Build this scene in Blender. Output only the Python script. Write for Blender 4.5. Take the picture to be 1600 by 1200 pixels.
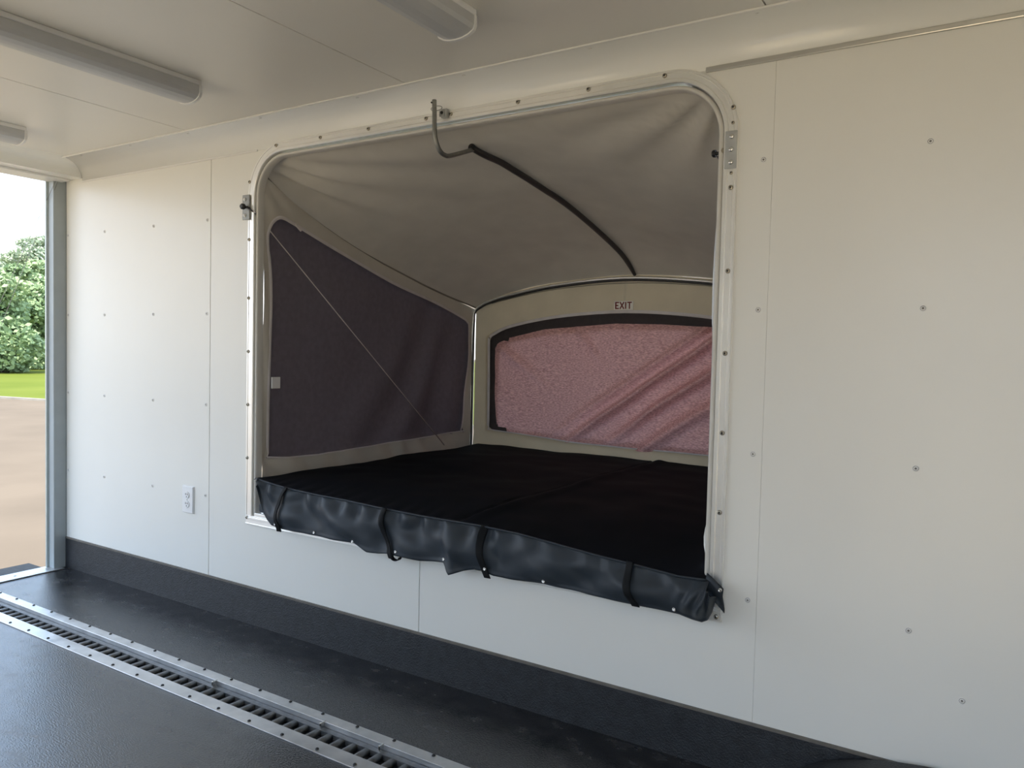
import bpy, bmesh, math, random
from mathutils import Vector, Matrix, noise
random.seed(7)
sc = bpy.context.scene
for o in list(bpy.data.objects): bpy.data.objects.remove(o)
COL = sc.collection

# ------------------------------------------------------------------ camera
cam_d = bpy.data.cameras.new('camera'); cam = bpy.data.objects.new('camera', cam_d); COL.objects.link(cam)
R_ = Vector((0.84596379, 0.53274126, 0.02306557)); U_ = Vector((-0.04160188, 0.02281425, 0.99887376)); F_ = Vector((-0.53161504, 0.8459706, -0.04146307))
m = Matrix.Identity(4)
for i in range(3):
    m[i][0] = R_[i]; m[i][1] = U_[i]; m[i][2] = -F_[i]
m.translation = Vector((2.9889, -2.2074, 1.2048))
cam.matrix_world = m
cam_d.sensor_width = 36.0; cam_d.lens = 1205.75 / 1600 * 36.0; cam_d.clip_start = 0.02; cam_d.clip_end = 500
sc.camera = cam

# ------------------------------------------------------------------ sky, sun, exposure
SKY = 1.0; SUN = 3.6; EXPOSURE = 1.76
w = bpy.data.worlds.new('sky'); sc.world = w; w.use_nodes = True
nt = w.node_tree; nt.nodes.clear()
out = nt.nodes.new('ShaderNodeOutputWorld'); bg = nt.nodes.new('ShaderNodeBackground')
tc = nt.nodes.new('ShaderNodeTexCoord'); nz = nt.nodes.new('ShaderNodeTexNoise'); cr = nt.nodes.new('ShaderNodeValToRGB')
nz.inputs['Scale'].default_value = 5.0; nz.inputs['Detail'].default_value = 5.0; nz.inputs['Roughness'].default_value = 0.55
cr.color_ramp.elements[0].position = 0.42; cr.color_ramp.elements[0].color = (0.32, 0.56, 0.92, 1)
cr.color_ramp.elements[1].position = 0.72; cr.color_ramp.elements[1].color = (1.0, 0.985, 0.96, 1)
nt.links.new(tc.outputs['Generated'], nz.inputs['Vector']); nt.links.new(nz.outputs['Fac'], cr.inputs['Fac'])
sx = nt.nodes.new('ShaderNodeSeparateXYZ'); mrg = nt.nodes.new('ShaderNodeMapRange'); mxc = nt.nodes.new('ShaderNodeMix'); mxc.data_type = 'RGBA'
nt.links.new(tc.outputs['Generated'], sx.inputs[0]); nt.links.new(sx.outputs['Z'], mrg.inputs['Value'])
mrg.inputs['From Min'].default_value = 0.0; mrg.inputs['From Max'].default_value = 0.26; mrg.inputs['To Min'].default_value = 0.85; mrg.inputs['To Max'].default_value = 0.0
nt.links.new(mrg.outputs[0], mxc.inputs[0]); nt.links.new(cr.outputs['Color'], mxc.inputs[6]); mxc.inputs[7].default_value = (1.0, 0.97, 0.92, 1)   # whiter haze towards the horizon
nt.links.new(mxc.outputs[2], bg.inputs['Color']); bg.inputs['Strength'].default_value = SKY
nt.links.new(bg.outputs[0], out.inputs['Surface'])
sd = bpy.data.lights.new('sun', 'SUN'); sd.energy = SUN; sd.angle = math.radians(2.0); sd.color = (1.0, 0.94, 0.84)
sun = bpy.data.objects.new('sun', sd); COL.objects.link(sun)
sun.rotation_euler = Vector((-0.22, 0.42, -0.88)).to_track_quat('-Z', 'Y').to_euler()
vs = sc.view_settings
vs.view_transform = 'Standard'; vs.look = 'None'; vs.gamma = 1.0; vs.use_curve_mapping = False; vs.exposure = EXPOSURE

# ------------------------------------------------------------------ helpers
def mat(name, col, rough=0.5, metal=0.0, var=0.0, vscale=20.0, bump=0.0, bscale=60.0, spec=0.5, trans=0.0, col2=None, stretch=None, rvar=0.0, coat=0.0, detail=4.0):
    M = bpy.data.materials.new(name); M.use_nodes = True
    t = M.node_tree; b = t.nodes['Principled BSDF']; L = t.links
    b.inputs['Base Color'].default_value = (*col, 1); b.inputs['Roughness'].default_value = rough
    b.inputs['Metallic'].default_value = metal; b.inputs['Specular IOR Level'].default_value = spec
    b.inputs['Coat Weight'].default_value = coat; b.inputs['Coat Roughness'].default_value = 0.08
    co = t.nodes.new('ShaderNodeTexCoord'); mp = t.nodes.new('ShaderNodeMapping')
    if stretch: mp.inputs['Scale'].default_value = stretch
    L.new(co.outputs['Object'], mp.inputs['Vector'])
    n = t.nodes.new('ShaderNodeTexNoise'); n.inputs['Scale'].default_value = vscale; n.inputs['Detail'].default_value = detail
    L.new(mp.outputs[0], n.inputs['Vector'])
    r = t.nodes.new('ShaderNodeValToRGB'); r.color_ramp.elements[0].position = 0.3; r.color_ramp.elements[1].position = 0.7
    c2 = col2 or tuple(min(1, c * (1 + var)) for c in col); c1 = col if col2 else tuple(c * (1 - var) for c in col)
    r.color_ramp.elements[0].color = (*c1, 1); r.color_ramp.elements[1].color = (*c2, 1)
    L.new(n.outputs['Fac'], r.inputs['Fac']); L.new(r.outputs[0], b.inputs['Base Color'])
    if rvar:
        mr = t.nodes.new('ShaderNodeMapRange'); mr.inputs['From Min'].default_value = 0.3; mr.inputs['From Max'].default_value = 0.7
        mr.inputs['To Min'].default_value = max(0.02, rough - rvar); mr.inputs['To Max'].default_value = rough + rvar
        L.new(n.outputs['Fac'], mr.inputs['Value']); L.new(mr.outputs[0], b.inputs['Roughness'])
    if bump:
        n2 = t.nodes.new('ShaderNodeTexNoise'); n2.inputs['Scale'].default_value = bscale; n2.inputs['Detail'].default_value = 3
        L.new(mp.outputs[0], n2.inputs['Vector'])
        bp = t.nodes.new('ShaderNodeBump'); bp.inputs['Strength'].default_value = bump; bp.inputs['Distance'].default_value = 0.004
        L.new(n2.outputs['Fac'], bp.inputs['Height']); L.new(bp.outputs[0], b.inputs['Normal'])
    if trans:
        o = t.nodes['Material Output']; tr = t.nodes.new('ShaderNodeBsdfTranslucent'); mx = t.nodes.new('ShaderNodeMixShader')
        mx.inputs[0].default_value = trans
        L.new(r.outputs[0], tr.inputs['Color']); L.new(b.outputs[0], mx.inputs[1]); L.new(tr.outputs[0], mx.inputs[2]); L.new(mx.outputs[0], o.inputs['Surface'])
    return M

MT = dict(
    wall=mat('white_wall_panel', (0.80, 0.79, 0.735), 0.32, var=0.012, vscale=3, bump=0.02, bscale=250),
    backing=mat('dark_wall_backing', (0.10, 0.095, 0.09), 0.8, var=0.1),
    ceiling=mat('white_ceiling_panel', (0.79, 0.775, 0.725), 0.35, var=0.012, vscale=3),
    cove=mat('glossy_white_cove', (0.86, 0.86, 0.82), 0.16, var=0.01, vscale=4),
    trimwhite=mat('white_trim', (0.80, 0.79, 0.76), 0.3, var=0.01),
    trimgrey=mat('grey_trim', (0.55, 0.54, 0.50), 0.3, var=0.02, metal=0.6),
    floor=mat('black_coated_floor', (0.003, 0.004, 0.006), 0.21, col2=(0.030, 0.029, 0.030), vscale=10, stretch=(1, 1.6, 1), bump=0.35, bscale=130, rvar=0.10, detail=14, spec=1.0),
    base=mat('black_textured_baseboard', (0.016, 0.018, 0.021), 0.5, var=0.35, vscale=30, bump=0.6, bscale=220),
    caulk=mat('brown_caulk', (0.14, 0.125, 0.105), 0.6, var=0.2),
    alu=mat('brushed_aluminium', (0.92, 0.91, 0.87), 0.32, 0.70, var=0.03, vscale=8),
    alurail=mat('floor_aluminium', (0.62, 0.62, 0.62), 0.38, 0.85, var=0.15, vscale=14, rvar=0.08, bump=0.06, bscale=60),
    track=mat('grey_steel_track', (0.16, 0.165, 0.17), 0.42, 0.5, var=0.25, vscale=40),
    steel=mat('galvanised_steel', (0.28, 0.28, 0.26), 0.42, 0.8, var=0.12, vscale=60),
    zinc=mat('zinc_plate', (0.50, 0.51, 0.50), 0.4, 0.6, var=0.1),
    chrome=mat('bright_screw', (0.72, 0.71, 0.68), 0.22, 1.0, var=0.05),
    bronze=mat('dull_screw', (0.34, 0.31, 0.25), 0.35, 0.9, var=0.2),
    screwgap=mat('screw_shadow_gap', (0.22, 0.21, 0.19), 0.7, var=0.1),
    dark=mat('dark_recess', (0.02, 0.02, 0.02), 0.6, var=0.1),
    blackplastic=mat('black_plastic', (0.012, 0.012, 0.013), 0.35, var=0.1),
    post=mat('grey_door_post', (0.36, 0.40, 0.41), 0.4, 0.0, var=0.06, vscale=8),
    postlight=mat('pale_post_edge', (0.55, 0.60, 0.58), 0.35, 0.3, var=0.04),
    canvas=mat('grey_canvas', (0.58, 0.545, 0.475), 0.85, var=0.05, vscale=8, bump=0.12, bscale=500, spec=0.15, trans=0.006),
    canvasend=mat('backlit_canvas', (0.60, 0.52, 0.37), 0.85, var=0.05, vscale=8, bump=0.12, bscale=500, spec=0.15, trans=0.04),  # end canvas tinted olive to carry the warm backlight in its colour
    seam=mat('seam_and_crease_shade', (0.24, 0.225, 0.19), 0.85, var=0.05, spec=0.1),
    tape=mat('lilac_tape', (0.66, 0.62, 0.61), 0.7, var=0.06, spec=0.2),
    screen=mat('charcoal_screen', (0.185, 0.165, 0.200), 0.85, var=0.08, vscale=40, bump=0.1, bscale=700, spec=0.2),
    screendark=mat('black_screen_margin', (0.060, 0.052, 0.052), 0.85, var=0.08, vscale=40, spec=0.15),
    pink=mat('heather_pink_flap', (0.42, 0.215, 0.21), 0.85, col2=(0.85, 0.53, 0.50), vscale=70, stretch=(1, 1, 3.4), detail=8, bump=0.1, bscale=300, spec=0.1, trans=0.075),
    vinyl=mat('black_vinyl_cover', (0.027, 0.035, 0.044), 0.50, var=0.12, vscale=12, bump=0.05, bscale=300, spec=0.35),
    shadedtop=mat('shaded_cover_top', (0.004, 0.0045, 0.007), 0.75, var=0.15, vscale=10, bump=0.08, bscale=400, spec=0.12),  # cover top blackened, the dim tent shade is put into its colour
    strap=mat('black_webbing', (0.006, 0.007, 0.008), 0.7, var=0.1, bump=0.2, bscale=400, spec=0.2),
    rubber=mat('black_sleeve', (0.036, 0.034, 0.034), 0.4, var=0.1),
    bead=mat('white_bead', (0.62, 0.60, 0.55), 0.4, var=0.03),
    plastic=mat('white_plastic', (0.82, 0.82, 0.81), 0.3, var=0.01),
    lens=mat('frosted_light_lens', (0.62, 0.63, 0.64), 0.35, var=0.01, trans=0.12),
    red=mat('dark_red_print', (0.20, 0.025, 0.015), 0.6, var=0.15),
    sticker=mat('cream_sticker', (0.85, 0.81, 0.73), 0.6, var=0.04),
    flap=mat('black_ramp_flap', (0.03, 0.028, 0.026), 0.7, var=0.4, vscale=40, bump=0.5, bscale=90),
    lot=mat('tan_gravel_lot', (0.130, 0.102, 0.075), 0.95, var=0.10, vscale=0.8, bump=0.4, bscale=12, spec=0.1, detail=9),
    bounce_apron=mat('warm_bounce_apron', (0.60, 0.47, 0.30), 0.95, var=0.08, vscale=2, bump=0.2, bscale=20, spec=0.1),
    lawn=mat('lawn_green', (0.085, 0.110, 0.014), 0.95, col2=(0.115, 0.135, 0.022), vscale=0.35, bump=0.5, bscale=9, spec=0.05, detail=8),
    kerb=mat('pale_kerb', (0.22, 0.20, 0.17), 0.9, var=0.15, vscale=3),
    leaf=mat('tree_leaf', (0.20, 0.29, 0.15), 0.8, col2=(0.36, 0.45, 0.25), vscale=0.5, spec=0.1, trans=0.15),
    leaf2=mat('pale_tree_leaf', (0.30, 0.36, 0.26), 0.8, col2=(0.42, 0.48, 0.34), vscale=0.5, spec=0.1, trans=0.15),
    bark=mat('bark', (0.07, 0.055, 0.04), 0.9, var=0.2),
)

def obj(name, verts, faces, m, parent=None, smooth=False, loc=None):
    me = bpy.data.meshes.new(name); me.from_pydata([tuple(v) for v in verts], [], faces); me.update()
    for k in (m if isinstance(m, (list, tuple)) else [m]): me.materials.append(MT[k] if isinstance(k, str) else k)
    if smooth:
        for p in me.polygons: p.use_smooth = True
    o = bpy.data.objects.new(name, me); COL.objects.link(o)
    if loc: o.location = loc
    if parent: o.parent = parent
    return o
def inst(name, src, loc, parent=None, rot=None, scale=None):
    o = bpy.data.objects.new(name, src if isinstance(src, bpy.types.Mesh) else src.data); COL.objects.link(o); o.location = loc
    if rot is not None: o.rotation_euler = rot
    if scale is not None: o.scale = scale
    if parent: o.parent = parent
    return o
def empty(name, loc=(0, 0, 0)):
    o = bpy.data.objects.new(name, None); COL.objects.link(o); o.location = loc; return o
def tag(o, label=None, cat=None, group=None, kind=None):
    if label: o['label'] = label
    if cat: o['category'] = cat
    if group: o['group'] = group
    if kind: o['kind'] = kind
    return o
def box(x0, x1, y0, y1, z0, z1):
    v = [(x0, y0, z0), (x1, y0, z0), (x1, y1, z0), (x0, y1, z0), (x0, y0, z1), (x1, y0, z1), (x1, y1, z1), (x0, y1, z1)]
    f = [(0, 3, 2, 1), (4, 5, 6, 7), (0, 1, 5, 4), (1, 2, 6, 5), (2, 3, 7, 6), (3, 0, 4, 7)]
    return v, f
def merge(parts):
    V, Fc = [], []
    for v, f in parts:
        k = len(V); V += list(v); Fc += [tuple(i + k for i in q) for q in f]
    return V, Fc
def bevel(o, wdt=0.002, seg=2):
    md = o.modifiers.new('bevel', 'BEVEL'); md.width = wdt; md.segments = seg; md.limit_method = 'ANGLE'; return o
def tube(pts, r, n=10, cap=True):
    P = [Vector(p) for p in pts]; V, Fc = [], []
    up = None
    for i, p in enumerate(P):
        d = (P[min(i + 1, len(P) - 1)] - P[max(i - 1, 0)]).normalized()
        if up is None: up = Vector((0, 0, 1)) if abs(d.z) < 0.9 else Vector((1, 0, 0))
        s = d.cross(up).normalized(); up = s.cross(d).normalized()
        rr = r[i] if isinstance(r, (list, tuple)) else r
        for k in range(n):
            a = 2 * math.pi * k / n; V.append(p + s * math.cos(a) * rr + up * math.sin(a) * rr)
    for i in range(len(P) - 1):
        for k in range(n):
            a, b = i * n + k, i * n + (k + 1) % n; Fc.append((a, b, b + n, a + n))
    if cap: Fc.append(tuple(range(n - 1, -1, -1))); Fc.append(tuple((len(P) - 1) * n + k for k in range(n)))
    return V, Fc
def grid(nu, nv, fn):
    V = [fn(i / nu, j / nv) for j in range(nv + 1) for i in range(nu + 1)]
    Fc = [(j * (nu + 1) + i, j * (nu + 1) + i + 1, (j + 1) * (nu + 1) + i + 1, (j + 1) * (nu + 1) + i) for j in range(nv) for i in range(nu)]
    return V, Fc
def smoothline(pts, sub=6):
    P = [Vector(p) for p in pts]; o = []
    for i in range(len(P) - 1):
        p0, p1, p2, p3 = P[max(i - 1, 0)], P[i], P[i + 1], P[min(i + 2, len(P) - 1)]
        for k in range(sub):
            t = k / sub
            o.append(0.5 * ((2 * p1) + (p2 - p0) * t + (2 * p0 - 5 * p1 + 4 * p2 - p3) * t * t + (3 * p1 - p0 - 3 * p2 + p3) * t ** 3))
    o.append(P[-1]); return o
def lin(tab, x):
    if x <= tab[0][0]: return tab[0][1]
    for (a, b), (c, d) in zip(tab, tab[1:]):
        if x <= c:
            t = (x - a) / (c - a) if c > a else 0
            return b + (d - b) * t
    return tab[-1][1]
def lathe(prof, n=12):           # profile (r, h) around -Y axis: y = -h
    V, Fc = [], []
    for r, h in prof:
        for k in range(n):
            a = 2 * math.pi * k / n; V.append((r * math.cos(a), -h, r * math.sin(a)))
    for i in range(len(prof) - 1):
        for k in range(n):
            a, b = i * n + k, i * n + (k + 1) % n; Fc.append((a, b, b + n, a + n))
    Fc.append(tuple((len(prof) - 1) * n + k for k in range(n)))
    return V, Fc
def extrude_poly(poly, y0, y1):  # poly in (x, z), front face at y0
    n = len(poly); V = [(x, y0, z) for x, z in poly] + [(x, y1, z) for x, z in poly]
    Fc = [tuple(range(n)), tuple(range(2 * n - 1, n - 1, -1))] + [(i, i + n, (i + 1) % n + n, (i + 1) % n) for i in range(n)]
    return V, Fc
def fixn(o):
    bm = bmesh.new(); bm.from_mesh(o.data); bmesh.ops.recalc_face_normals(bm, faces=bm.faces); bm.to_mesh(o.data); bm.free(); return o

S = 1.219; XD = -1.193; XR = 4.877; YF = -2.50; ZT = 2.029; ZB = 0.163; ZC = 2.122
seams = [XD, 0.0, S, 2 * S, 3 * S, XR]

# ------------------------------------------------------------------ the setting
# back wall: hole path shared by frame and panels (inner edge of the frame)
HX0, HX1, HZ0, HZ1, HR = 0.300, 2.300, 0.475, 2.006, 0.165
def hole(off=0.0, n=12, y=None):
    """open path bottom-left -> up -> over -> bottom-right, offset outwards"""
    x0, x1, z0, z1, r = HX0 - off, HX1 + off, HZ0 - off, HZ1 + off, HR + off
    P = [(x0, z0)]
    P += [(x0 + r - r * math.cos(a), z1 - r + r * math.sin(a)) for a in [math.pi / 2 * k / n for k in range(n + 1)]]
    P += [(x1 - r + r * math.sin(a), z1 - r + r * math.cos(a)) for a in [math.pi / 2 * k / n for k in range(n + 1)]]
    P += [(x1, z0)]
    return P
wall = obj('wall_back', *merge([box(XD, 0.27, .014, .04, 0, ZC), box(2.33, XR, .014, .04, 0, ZC), box(0.27, 2.33, .014, .04, 0, .45), box(0.27, 2.33, .014, .04, 2.03, ZC)]), 'backing')
tag(wall, kind='structure')
h = hole(0.018)
def wp(poly): return bevel(fixn(obj('wall_panel', *extrude_poly(poly, 0.0, 0.012), 'wall', wall)), 0.0006, 1)
g = 0.0014
zt = ZT + 0.02
g=.0016
wp([(XD, ZB - .05), (-g, ZB - .05), (-g, zt), (XD, zt)])
mid = S
left_h = [q for q in h if q[0] <= mid]; right_h = [q for q in h if q[0] > mid]
zb0 = HZ0 - 0.018
wp([(g, ZB - .05), (mid - g, ZB - .05), (mid - g, zb0)] + left_h + [(mid - g, HZ1 + .018), (mid - g, zt), (g, zt)])
g3 = .0002
wp([(mid + g, ZB - .05), (2 * S - g3, ZB - .05), (2 * S - g3, zt), (mid + g, zt), (mid + g, HZ1 + .018)] + right_h + [(mid + g, zb0)])
wp([(2 * S + g3, ZB - .05), (3 * S - g, ZB - .05), (3 * S - g, zt), (2 * S + g3, zt)])
wp([(3 * S + g, ZB - .05), (XR, ZB - .05), (XR, zt), (3 * S + g, zt)])
# countersunk wall screws
ws = obj('screw', *lathe([(0.0085, 0.0), (0.0085, 0.0012), (0.0066, 0.0018), (0.0060, 0.0008), (0.0056, 0.0018), (0.0030, 0.0024), (0.0026, 0.0010), (0.0, 0.0010)], 14), ['trimwhite', 'screwgap'], wall)
for p in ws.data.polygons:
    c = p.center; r = math.hypot(c.x, c.z)
    p.material_index = 1 if (r < 0.0034 or 0.0056 < r < 0.0066) else 0
spots = []
for x in (-1.173, -0.836, -0.425, -0.024): spots += [(x, z) for z in (1.762, 1.345, 0.936, 0.523)]
for x in (2.413, 2.823, 3.24): spots += [(x, z) for z in (1.756, 1.339, 0.932, 0.513)]
spots += [(2.948, 0.362)]
ws.location = (spots[0][0], 0, spots[0][1])
for x, z in spots[1:]: inst('screw', ws, (x, 0, z), wall)
# other walls
wl = obj('wall_left', *merge([box(XD - .046, XD - .004, -.062, .04, 0, ZC), box(XD - .046, XD - .004, YF, YF + .12, 0, ZC)]), 'post'); tag(wl, kind='structure')
wr = obj('wall_right', *box(XR, XR + .04, YF, .04, 0, ZC), 'wall'); tag(wr, kind='structure')
DX0, DX1, DZ1 = 2.45, 3.65, 2.0          # open side doorway behind the camera
WX0, WX1, WZ0, WZ1 = -1.05, 0.75, 0.60, 1.95   # open awning window opposite
wf = obj('wall_front', *merge([box(XD, WX0, YF - .04, YF, 0, ZC), box(WX0, WX1, YF - .04, YF, 0, WZ0), box(WX0, WX1, YF - .04, YF, WZ1, ZC), box(WX1, DX0, YF - .04, YF, 0, ZC), box(DX1, XR, YF - .04, YF, 0, ZC), box(DX0, DX1, YF - .04, YF, DZ1, ZC)]), 'wall'); tag(wf, kind='structure')
# floor with a recessed channel for the track
TY0, TY1 = -0.555, -0.449               # channel
fl = obj('floor', *merge([box(XD - .01, XR, TY1, .04, -.06, 0), box(XD - .01, XR, YF, TY0, -.06, 0), box(XD - .01, XR, TY0, TY1, -.06, -.045)]), 'floor'); tag(fl, kind='structure')
# ceiling panels
ce = obj('ceiling', *box(XD - .06, XR, YF, .04, ZC + .012, ZC + .04), 'backing'); tag(ce, kind='structure')
for a, b in zip(seams, seams[1:]):
    bevel(obj('ceiling_panel', *box(a + .002, b - .002, YF, -.11, ZC, ZC + .010), 'ceiling', ce), .001, 1)
# cove along the back wall
prof = [(-0.001, ZT), (-0.002, ZT + .020), (-0.010, ZT + .043), (-0.028, ZT + .065), (-0.055, ZT + .079), (-0.090, ZT + .087), (-0.128, ZC - .002)]
pr = smoothline([(0, a, b) for a, b in prof], 4)
def covefn(i, j):
    k = round(j * (len(pr) - 1)); return (-1.038 + i * (XR + 1.038), pr[k].y, pr[k].z)
cv = obj('trim_1', *grid(1, len(pr) - 1, covefn), 'cove', smooth=True); tag(cv, kind='structure')
cv.modifiers.new('solid', 'SOLIDIFY').thickness = 0.003
for x in (-.86, -.443, -.016, .448, .974, 1.451, 1.917, 2.411, 2.88):
    o = inst('screw', ws, (x, -.105, 2.1165), cv, (math.radians(-82), 0, 0), (.65, 1.2, .65))
# beads along the cove
bd = obj('trim_2', *box(-1.0, XR, -.134, -.126, ZC - .006, ZC), 'trimwhite'); bevel(bd, .002); tag(bd, kind='structure')
b2 = obj('trim_3', *box(-1.04, HX0 + .01, -.006, 0, ZT - .004, ZT + .004), 'trimwhite'); bevel(b2, .002); tag(b2, kind='structure')
b3 = obj('trim_4', *box(HX1 - .06, XR, -.008, 0, ZT - .007, ZT + .009), 'trimgrey'); bevel(b3, .003); tag(b3, kind='structure')
# baseboard
bb = obj('baseboard_back', *box(XD, XR, -.006, .014, 0, ZB - .006), 'base'); tag(bb, kind='structure')
obj('caulk_line', *box(XD, XR, -.007, .0, ZB - .007, ZB + .001), 'caulk', bb)
# doorway at the left end
dr = obj('door_1', *box(XD - .05, XD - .0, -.066, -.0, 0, 2.05), 'post'); tag(dr, kind='structure'); bevel(dr, .003)
bevel(obj('door_post_edge', *box(XD - .062, XD - .05, -.078, -.030, 0, 2.05), 'postlight', dr), .002)
bevel(obj('door_post', *box(XD - .05, XD, YF + .05, YF + .12, 0, 2.05), 'post', dr), .003)
prh = [(-1.04, 2.047), (-1.04, 2.066), (-1.034, 2.088), (-1.018, 2.105), (-.995, 2.115), (-.962, 2.122)]
ph = smoothline([(a, 0, b) for a, b in prh], 3)
V = []; n = len(ph)
poly = [(p.x, p.z) for p in ph] + [(-1.25, 2.122), (-1.25, 2.047)]
V, Fc = extrude_poly(poly, YF, -.002)
fixn(obj('header', V, Fc, 'cove', dr))
bevel(obj('header_trim', *box(-1.25, -1.12, YF, -.02, 2.036, 2.047), 'trimwhite', dr), .002)
sl = bevel(obj('sill', *box(-1.262, -1.155, YF, -.03, 0, .006), 'alurail', dr), .002)
for k in range(12): inst('screw', ws, (-1.205, -.10 - .152 * k, .006), dr, (math.radians(-90), 0, 0), (.8, 1, .8))

# outside ground
ap = obj('bounce_apron', *box(-3.0, 8.0, -14.0, -2.75, -.45, -.435), 'bounce_apron'); tag(ap, kind='structure')  # unseen slab added to bounce warm light in through the front openings
gr = obj('ground', *box(-160, 60, -80, 120, -.75, -.45), 'lot'); tag(gr, kind='structure')
bd_ = Vector((0.982, 0.188, 0)).normalized(); A = Vector((-21.1, 8.65, -.45)); nrm = Vector((-bd_.y, bd_.x, 0))
c = [A - bd_ * 130, A + bd_ * 18, A + bd_ * 18 + nrm * 90, A - bd_ * 130 + nrm * 90]
lw = obj('lawn', [(p.x, p.y, -.45) for p in c] + [(p.x, p.y, -.43) for p in c], [(3, 2, 1, 0), (4, 5, 6, 7), (0, 1, 5, 4), (1, 2, 6, 5), (2, 3, 7, 6), (3, 0, 4, 7)], 'lawn'); tag(lw, kind='structure')
kb = [A - bd_ * 60 - nrm * .16, A + bd_ * 18 - nrm * .16, A + bd_ * 18, A - bd_ * 60]
kerb = obj('kerb', [(p.x, p.y, -.46) for p in kb] + [(p.x, p.y, -.39) for p in kb], [(3, 2, 1, 0), (4, 5, 6, 7), (0, 1, 5, 4), (1, 2, 6, 5), (2, 3, 7, 6), (3, 0, 4, 7)], 'kerb')
tag(kerb, 'low pale stone kerb between the tan lot and the green lawn', 'kerb')

# ------------------------------------------------------------------ aluminium frame of the bunk opening
fr = empty('bunk_opening_frame', (1.3, 0, .43)); tag(fr, 'rounded aluminium frame screwed round the tent bunk opening in the white wall', 'frame')
def P_(o): o.parent = fr; o.matrix_parent_inverse = fr.matrix_world.inverted() if False else Matrix.Translation(-Vector(fr.location)); return o
def sweep(profile, n=12, close_bottom=False):
    paths = [hole(off, n) for off, y in profile]; V = []; N = len(paths[0])
    for (off, y), pth in zip(profile, paths):
        for x, z in pth: V.append((x, y, z if z > HZ0 + .0001 - off and z != pth[0][1] else HZ0))
    Fc = [(i * N + k, i * N + k + 1, (i + 1) * N + k + 1, (i + 1) * N + k) for i in range(len(profile) - 1) for k in range(N - 1)]
    return V, Fc
rail = [(.0415, .001), (.0415, -.006), (.040, -.0085), (.034, -.0085), (.0325, -.006), (.0315, -.006), (.0300, -.0078), (.0170, -.0078), (.0155, -.006), (.0145, -.006), (.0130, -.0105), (.0040, -.0105), (.0020, -.008), (.0018, .030)]
P_(fixn(obj('rail', *sweep(rail, 14), 'alu')))
P_(fixn(obj('canvas_bead', *sweep([(-.002, .03), (-.0025, .003), (-.006, -.003), (-.012, -.004), (-.016, .002), (-.016, .03)], 14), 'bead', smooth=True)))
brail = merge([box(.258, 2.341, -.006, .0, .434, .474), box(.258, 2.341, -.010, .0, .458, .468), box(.258, 2.341, -.009, 0, .435, .441), box(HX0 + .01, HX1 - .01, -.004, .05, .474, .488)])
P_(bevel(obj('bottom_rail', *brail, 'alu'), .0015))
scr = obj('screw', *lathe([(0.0072, 0), (0.0072, .002), (.006, .0042), (.003, .0055), (.0028, .0035), (0, .0035)], 12), ['bronze', 'dark'])
for p in scr.data.polygons:
    if math.hypot(p.center.x, p.center.z) < .0029: p.material_index = 1
sp = [(x, 2.034) for x in (.43, .686, .94, 1.217, 1.328, 1.604, 1.865, 2.117)] + [(2.3255, z) for z in (1.911, 1.686, 1.45, 1.215, .986, .755)] + [(.268, z) for z in (1.90, 1.657, 1.409, 1.181, .953, .723, .464)] + [(2.326, .449)]
for i, (x, z) in enumerate(sp):
    if i == 0: o = scr; o.location = (x, -.0075, z)
    else: o = inst('screw', scr, (x, -.0075, z))
    P_(o)
small = [(2.3255, 1.727), (2.3255, 1.868)]
for x, z in small: P_(inst('screw', scr, (x, -.0075, z), scale=(.7, .8, .7)))
# right hinge bracket: angled plate with three bolts, a side bolt and a knob
hb = P_(bevel(obj('hinge_bracket', *merge([box(2.309, 2.340, -.0135, -.008, 1.739, 1.845), box(2.306, 2.311, -.0135, .012, 1.739, 1.845), box(2.286, 2.307, .004, .009, 1.739, 1.845)]), 'zinc'), .0015)); hb['label'] = 'zinc hinge plate with three round bolts'
bolt = lathe([(.0075, 0), (.0075, .002), (.0060, .0045), (.003, .006), (0, .006)], 12)
for z in (1.828, 1.792, 1.756):
    b = obj('bolt', *bolt, 'chrome', hb, True, (2.3255, -.0135, z))
b = obj('side_bolt', *lathe([(.0075, 0), (.0075, .007), (.006, .009), (0, .009)], 6), 'bronze', hb, False, (2.299, .004, 1.795))
kn = obj('knob', *merge([tube([(2.292, .012, 1.792), (2.272, .012, 1.792)], .005, 10), tube([(2.273, .012, 1.792), (2.266, .012, 1.792), (2.262, .012, 1.792)], [.011, .011, .008], 12)]), 'blackplastic', hb)
obj('cable_tail', *tube([(2.279, .012, 1.785), (2.288, .02, 1.765), (2.292, .03, 1.748)], .004, 8), 'blackplastic', hb)
# left hinge bracket
hl = P_(bevel(obj('hinge_bracket', *box(.230, .275, -.0150, -.0095, 1.741, 1.846), 'steel'), .0015)); hl['label'] = 'flat zinc bracket with two white rivets and a black knob'
for z in (1.827, 1.760): obj('rivet', *bolt, 'plastic', hl, True, (.247, -.015, z))
obj('knob', *merge([tube([(.254, -.013, 1.794), (.254, -.030, 1.794)], .006, 10), tube([(.256, -.028, 1.794), (.256, -.038, 1.794), (.256, -.043, 1.794)], [.0125, .0125, .008], 12)]), 'blackplastic', hl)

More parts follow.
